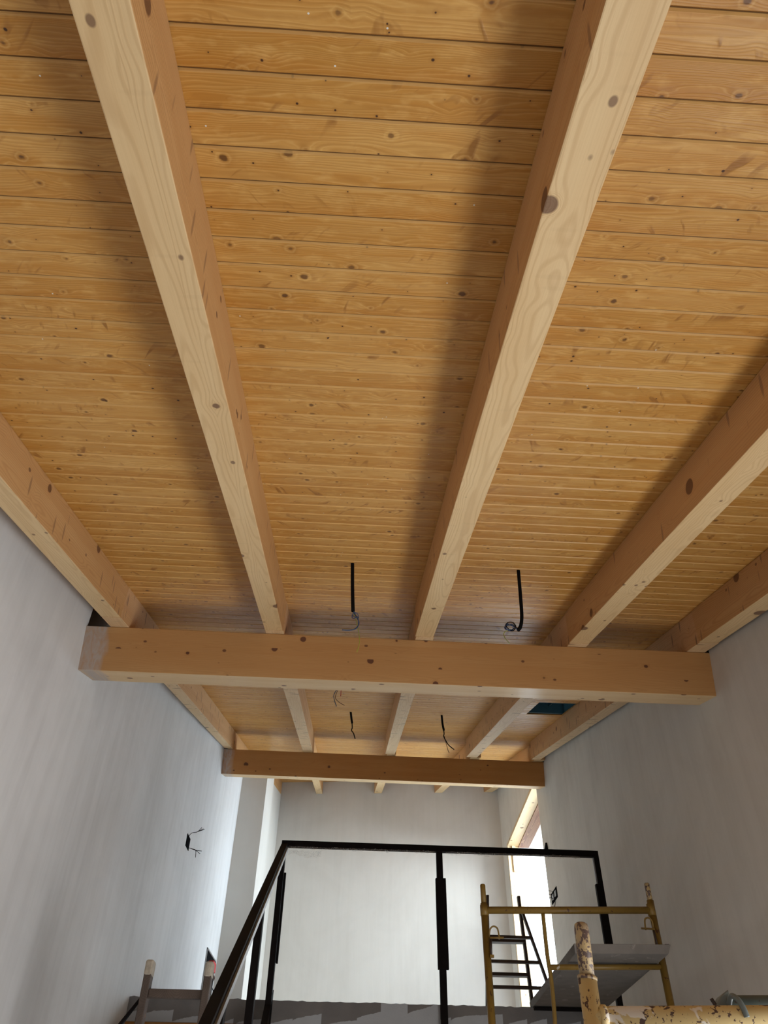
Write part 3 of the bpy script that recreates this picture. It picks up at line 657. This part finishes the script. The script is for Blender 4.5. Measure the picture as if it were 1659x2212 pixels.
# plank resting on the ledger and the upper floor
b = bmesh.new()
hexa(b, [(1.275, 4.625, 1.017), (1.774, 4.585, 1.018), (1.845, 6.20, 1.008), (1.345, 6.20, 1.008), (1.268, 4.60, 1.060), (1.788, 4.560, 1.060), (1.85, 6.20, 1.052), (1.34, 6.20, 1.052)])
pl = obj('scaffold_plank', b, 'plank', bevel=.003); tag(pl, 'wide dusty grey plank lying across scaffold ledger and upper floor', 'plank')
b = bmesh.new(); hexa(b, [(1.76, 4.575, 1.0605), (1.785, 4.573, 1.0605), (1.79, 4.60, 1.0605), (1.765, 4.60, 1.0605), (1.762, 4.58, 1.0655), (1.783, 4.578, 1.0655), (1.786, 4.597, 1.0655), (1.768, 4.597, 1.0655)])
obj('corner_hook', b, 'darkmetal', pl)

# ------------------------------------------------------------------ near scaffold frame
NY = 2.0
ns = thing('scaffold', 'pale yellow scaffold frame with badly peeling paint, closest to the viewer', 'scaffold', (1.1, NY, FLOOR), 'scaffold frames')
part(ns, 'upright', 'yellow_pale', [(.568, NY, FLOOR), (.5715, NY, .388)], .0212, 24)
b = bmesh.new(); tube(b, [(.5715, NY, .386), (.5725, NY, .394)], .0225, 24); obj('collar', b, 'spigot', ns)
b = bmesh.new(); tube(b, [(.5720, NY, .38), (.5745, NY, .492), (.5748, NY, .502), (.575, NY, .506)], .0172, 24, radii=[.0172, .0172, .0155, .010]); obj('spigot', b, 'spigot', ns)
part(ns, 'top_tube', 'yellow_pale', [(.57, NY, .314), (1.66, NY, .345)], .0212, 24)
part(ns, 'weld_collar', 'yellow_pale', [(.585, NY, .3145), (.602, NY, .315)], .0245, 24)
part(ns, 'upright', 'yellow_pale', [(1.66, NY, FLOOR), (1.66, NY, .40)], .0212, 24)
# galvanised clamp on it and the teal brace tube behind
cl = thing('tube_clamp', 'grey-green galvanised clamp hooked over the peeling tube', 'clamp', (.90, NY, .34))
b = bmesh.new(); tube(b, smooth_path([(.898, NY + .03, .338), (.900, NY + .005, .362), (.904, NY - .018, .354), (.909, NY - .026, .335), (.912, NY - .026, .318)], 5), .0062, 10); obj('hook', b, 'clamp', cl)
b = bmesh.new()
hexa(b, [(.868, NY + .02, .346), (.905, NY + .02, .340), (.905, NY + .05, .340), (.868, NY + .05, .346), (.884, NY + .02, .366), (.906, NY + .02, .380), (.910, NY + .05, .380), (.884, NY + .05, .366)])
obj('jaw', b, 'clamp', cl, bevel=.003)
b = bmesh.new(); tube(b, smooth_path([(.864, NY + .03, .362), (.87, NY + .03, .350), (.872, NY + .03, .338)], 3), .0045, 8); obj('clamp_bolt', b, 'darkmetal', cl)
b = bmesh.new(); tube(b, [(.905, NY + .07, .366), (1.83, NY + .07, .388)], .0105, 12); tag(obj('brace_tube', b, 'tealmetal'), 'dark teal brace tube just behind the peeling yellow tube', 'tube')

# ------------------------------------------------------------------ stepladder upstairs
SY = 6.8
sl = thing('stepladder', 'dark brown metal stepladder standing upstairs behind the yellow scaffold', 'stepladder', (1.33, SY, UPF))
def stile(xt, yt, zt, xb, yb_, zb, r=.012, nm='stile'):
    b = bmesh.new(); d = r
    hexa(b, [(xb - d, yb_ - .02, zb), (xb + d, yb_ - .02, zb), (xb + d, yb_ + .02, zb), (xb - d, yb_ + .02, zb), (xt - d, yt - .02, zt), (xt + d, yt - .02, zt), (xt + d, yt + .02, zt), (xt - d, yt + .02, zt)])
    return obj(nm, b, 'darkmetal', sl, bevel=.004)
zt = 1.905
stile(1.462, SY, zt, 1.518, SY + .10, UPF); stile(1.203, SY, zt, 1.150, SY + .10, UPF)
stile(1.474, SY - .03, zt - .12, 1.583, SY - .42, UPF, .010); stile(1.190, SY - .03, zt - .12, 1.09, SY - .42, UPF, .010)
for z in (1.575, 1.345, 1.115):
    f = (zt - z) / (zt - UPF); x1 = 1.462 + .056 * f; x0 = 1.203 - .053 * f; y = SY + .10 * f
    b = bmesh.new(); box(b, x0, x1, y - .035, y + .035, z - .011, z + .011); obj('rung', b, 'darkmetal', sl)
for z in (1.565, 1.375, 1.190):
    f = (zt - .12 - z) / (zt - .12 - UPF); x1 = 1.474 + .109 * f; x0 = 1.19 - .10 * f; y = SY - .03 - .39 * f
    b = bmesh.new(); box(b, x0, x1, y - .015, y + .015, z - .010, z + .010); obj('rung', b, 'darkmetal', sl)

# ------------------------------------------------------------------ wooden ladder at lower left
LY = 4.0
ld = thing('wooden_ladder', 'old wooden ladder with plaster-crusted tips, left of the stair handrail', 'ladder', (-.71, LY, -.1))
for x, tilt in ((-.842, .0), (-.576, .0)):
    b = bmesh.new(); box(b, x - .020, x + .012, LY - .03, LY + .03, -.164, .765); obj('stile', b, 'oldwood', ld, bevel=.004)
    b = bmesh.new(); box(b, x - .022, x + .014, LY - .032, LY + .032, .735, .800); obj('plaster_tip', b, 'plastertip', ld, bevel=.009, label='plaster-crusted ladder tip')
for z in (.672, .40, .12):
    b = bmesh.new(); box(b, -.83, -.59, LY - .018, LY + .012, z - .0175, z + .0175); obj('rung', b, 'oldwood', ld, bevel=.003)
b = bmesh.new(); hexa(b, [(-.91, LY + .20, .004), (-.885, LY + .20, .004), (-.885, LY + .24, .004), (-.91, LY + .24, .004), (-.875, LY + .03, .66), (-.86, LY + .03, .66), (-.86, LY + .06, .66), (-.875, LY + .06, .66)])
obj('rear_leg', b, 'oldwood', ld)
b = bmesh.new(); hexa(b, [(-1.03, LY - .01, .42), (-1.005, LY - .01, .42), (-1.005, LY + .01, .42), (-1.03, LY + .01, .42), (-.865, LY - .01, .655), (-.855, LY - .01, .655), (-.855, LY + .01, .655), (-.865, LY + .01, .655)])
obj('brace_strap', b, 'steel', ld)

# ------------------------------------------------------------------ electrical boxes on the walls
def wire(root, pts, r, mat='black'):
    b = bmesh.new(); tube(b, smooth_path(pts, 5), r, 7); return obj('wire', b, mat, root)
jl = thing('junction_box', 'black junction box with two bunches of wires on the left wall', 'junction box', (wl(6.95), 6.95, 2.3), 'junction boxes')
b = bmesh.new(); strip(b, lambda y: wl(y) - .03, 1, 6.90, 7.04, 2.255, 2.355, T=.034); obj('box', b, 'black', jl)
x = wl(6.95) + .004
for e in ((.10, .06), (.085, .07), (.11, .055)):
    wire(jl, [(x, 6.95, 2.345), (x + .02, 6.95, 2.375), (x + .07, 6.94, 2.385), (x + e[0] + .02, 6.93, 2.35 + e[1])], .0024)
for e in ((.115, -.045), (.125, -.02), (.08, -.075)):
    wire(jl, [(x, 7.0, 2.27), (x + .03, 7.0, 2.262), (x + .07, 7.0, 2.25), (x + e[0], 7.0, 2.265 + e[1])], .0024)
jr = thing('junction_box', 'black junction box with stripped wires on the right wall beside the window', 'junction box', (wr(8.2), 8.2, 2.33), 'junction boxes')
b = bmesh.new(); strip(b, lambda y: wr(y) - .004, 1, 8.08, 8.36, 2.27, 2.37, T=.03); obj('box', b, 'black', jr)
for yy in (8.15, 8.27):
    b = bmesh.new(); box(b, wr(yy) - .009, wr(yy) - .005, yy - .03, yy + .03, 2.295, 2.345); obj('cover_slot', b, 'greymetal', jr)
x = wr(8.2) - .004
for dx, dz in ((-.07, .0), (-.075, .035), (-.06, -.03)):
    wire(jr, [(x, 8.25, 2.33 + dz), (x - .03, 8.24, 2.335 + dz), (x + dx, 8.22, 2.325 + dz), (x + dx - .01, 8.22, 2.30 + dz)], .0022)
wire(jr, [(x, 8.2, 2.27), (x - .01, 8.2, 2.22), (x - .035, 8.2, 2.16)], .003)
js = thing('junction_box', 'small dark wall bracket just above the railing near the window', 'bracket', (wr(8.28), 8.28, 2.82))
b = bmesh.new(); hexa(b, [(wr(8.28) - .03, 8.24, 2.77), (wr(8.28), 8.24, 2.77), (wr(8.28), 8.32, 2.77), (wr(8.28) - .03, 8.32, 2.77), (wr(8.28) - .018, 8.26, 2.85), (wr(8.28), 8.26, 2.85), (wr(8.28), 8.30, 2.86), (wr(8.28) - .01, 8.30, 2.86)])
obj('bracket_body', b, 'black', js); js.name = 'wall_bracket'
# breaker box recess on the left wall
bb = thing('breaker_box', 'open electrical box with tangled wires low on the left wall', 'electrical box', (wl(8.9), 8.9, 1.6))
b = bmesh.new(); strip(b, lambda y: wl(y) + .0005, 1, 8.62, 9.16, 1.42, 1.84, T=.005); obj('box', b, 'black', bb)
b = bmesh.new()
for y0, y1, z0, z1 in ((8.60, 9.18, 1.835, 1.85), (8.60, 9.18, 1.41, 1.425), (8.60, 8.615, 1.41, 1.85), (9.165, 9.18, 1.41, 1.85)):
    strip(b, wl, 1, y0, y1, z0, z1, T=.010)
obj('box_rim', b, 'greymetal', bb)
b = bmesh.new(); strip(b, wl, 1, 8.80, 8.98, 1.70, 1.78, T=.05); obj('terminal_block', b, 'red', bb, label='red terminal block')
for k in range(9):
    y = 8.66 + .055 * k; x = wl(y) + .006; z = random.uniform(1.5, 1.75); rr = random.Random(k)
    wire(bb, [(x, y, z), (x + rr.uniform(.02, .05), y + .04, z - .05), (x + rr.uniform(.02, .06), y - .05, z - .12), (x + rr.uniform(.0, .04), y + rr.uniform(-.05, .05), z - .22)], .004, ['black', 'brownwire', 'greymetal'][k % 3])

bpy.context.view_layer.update()
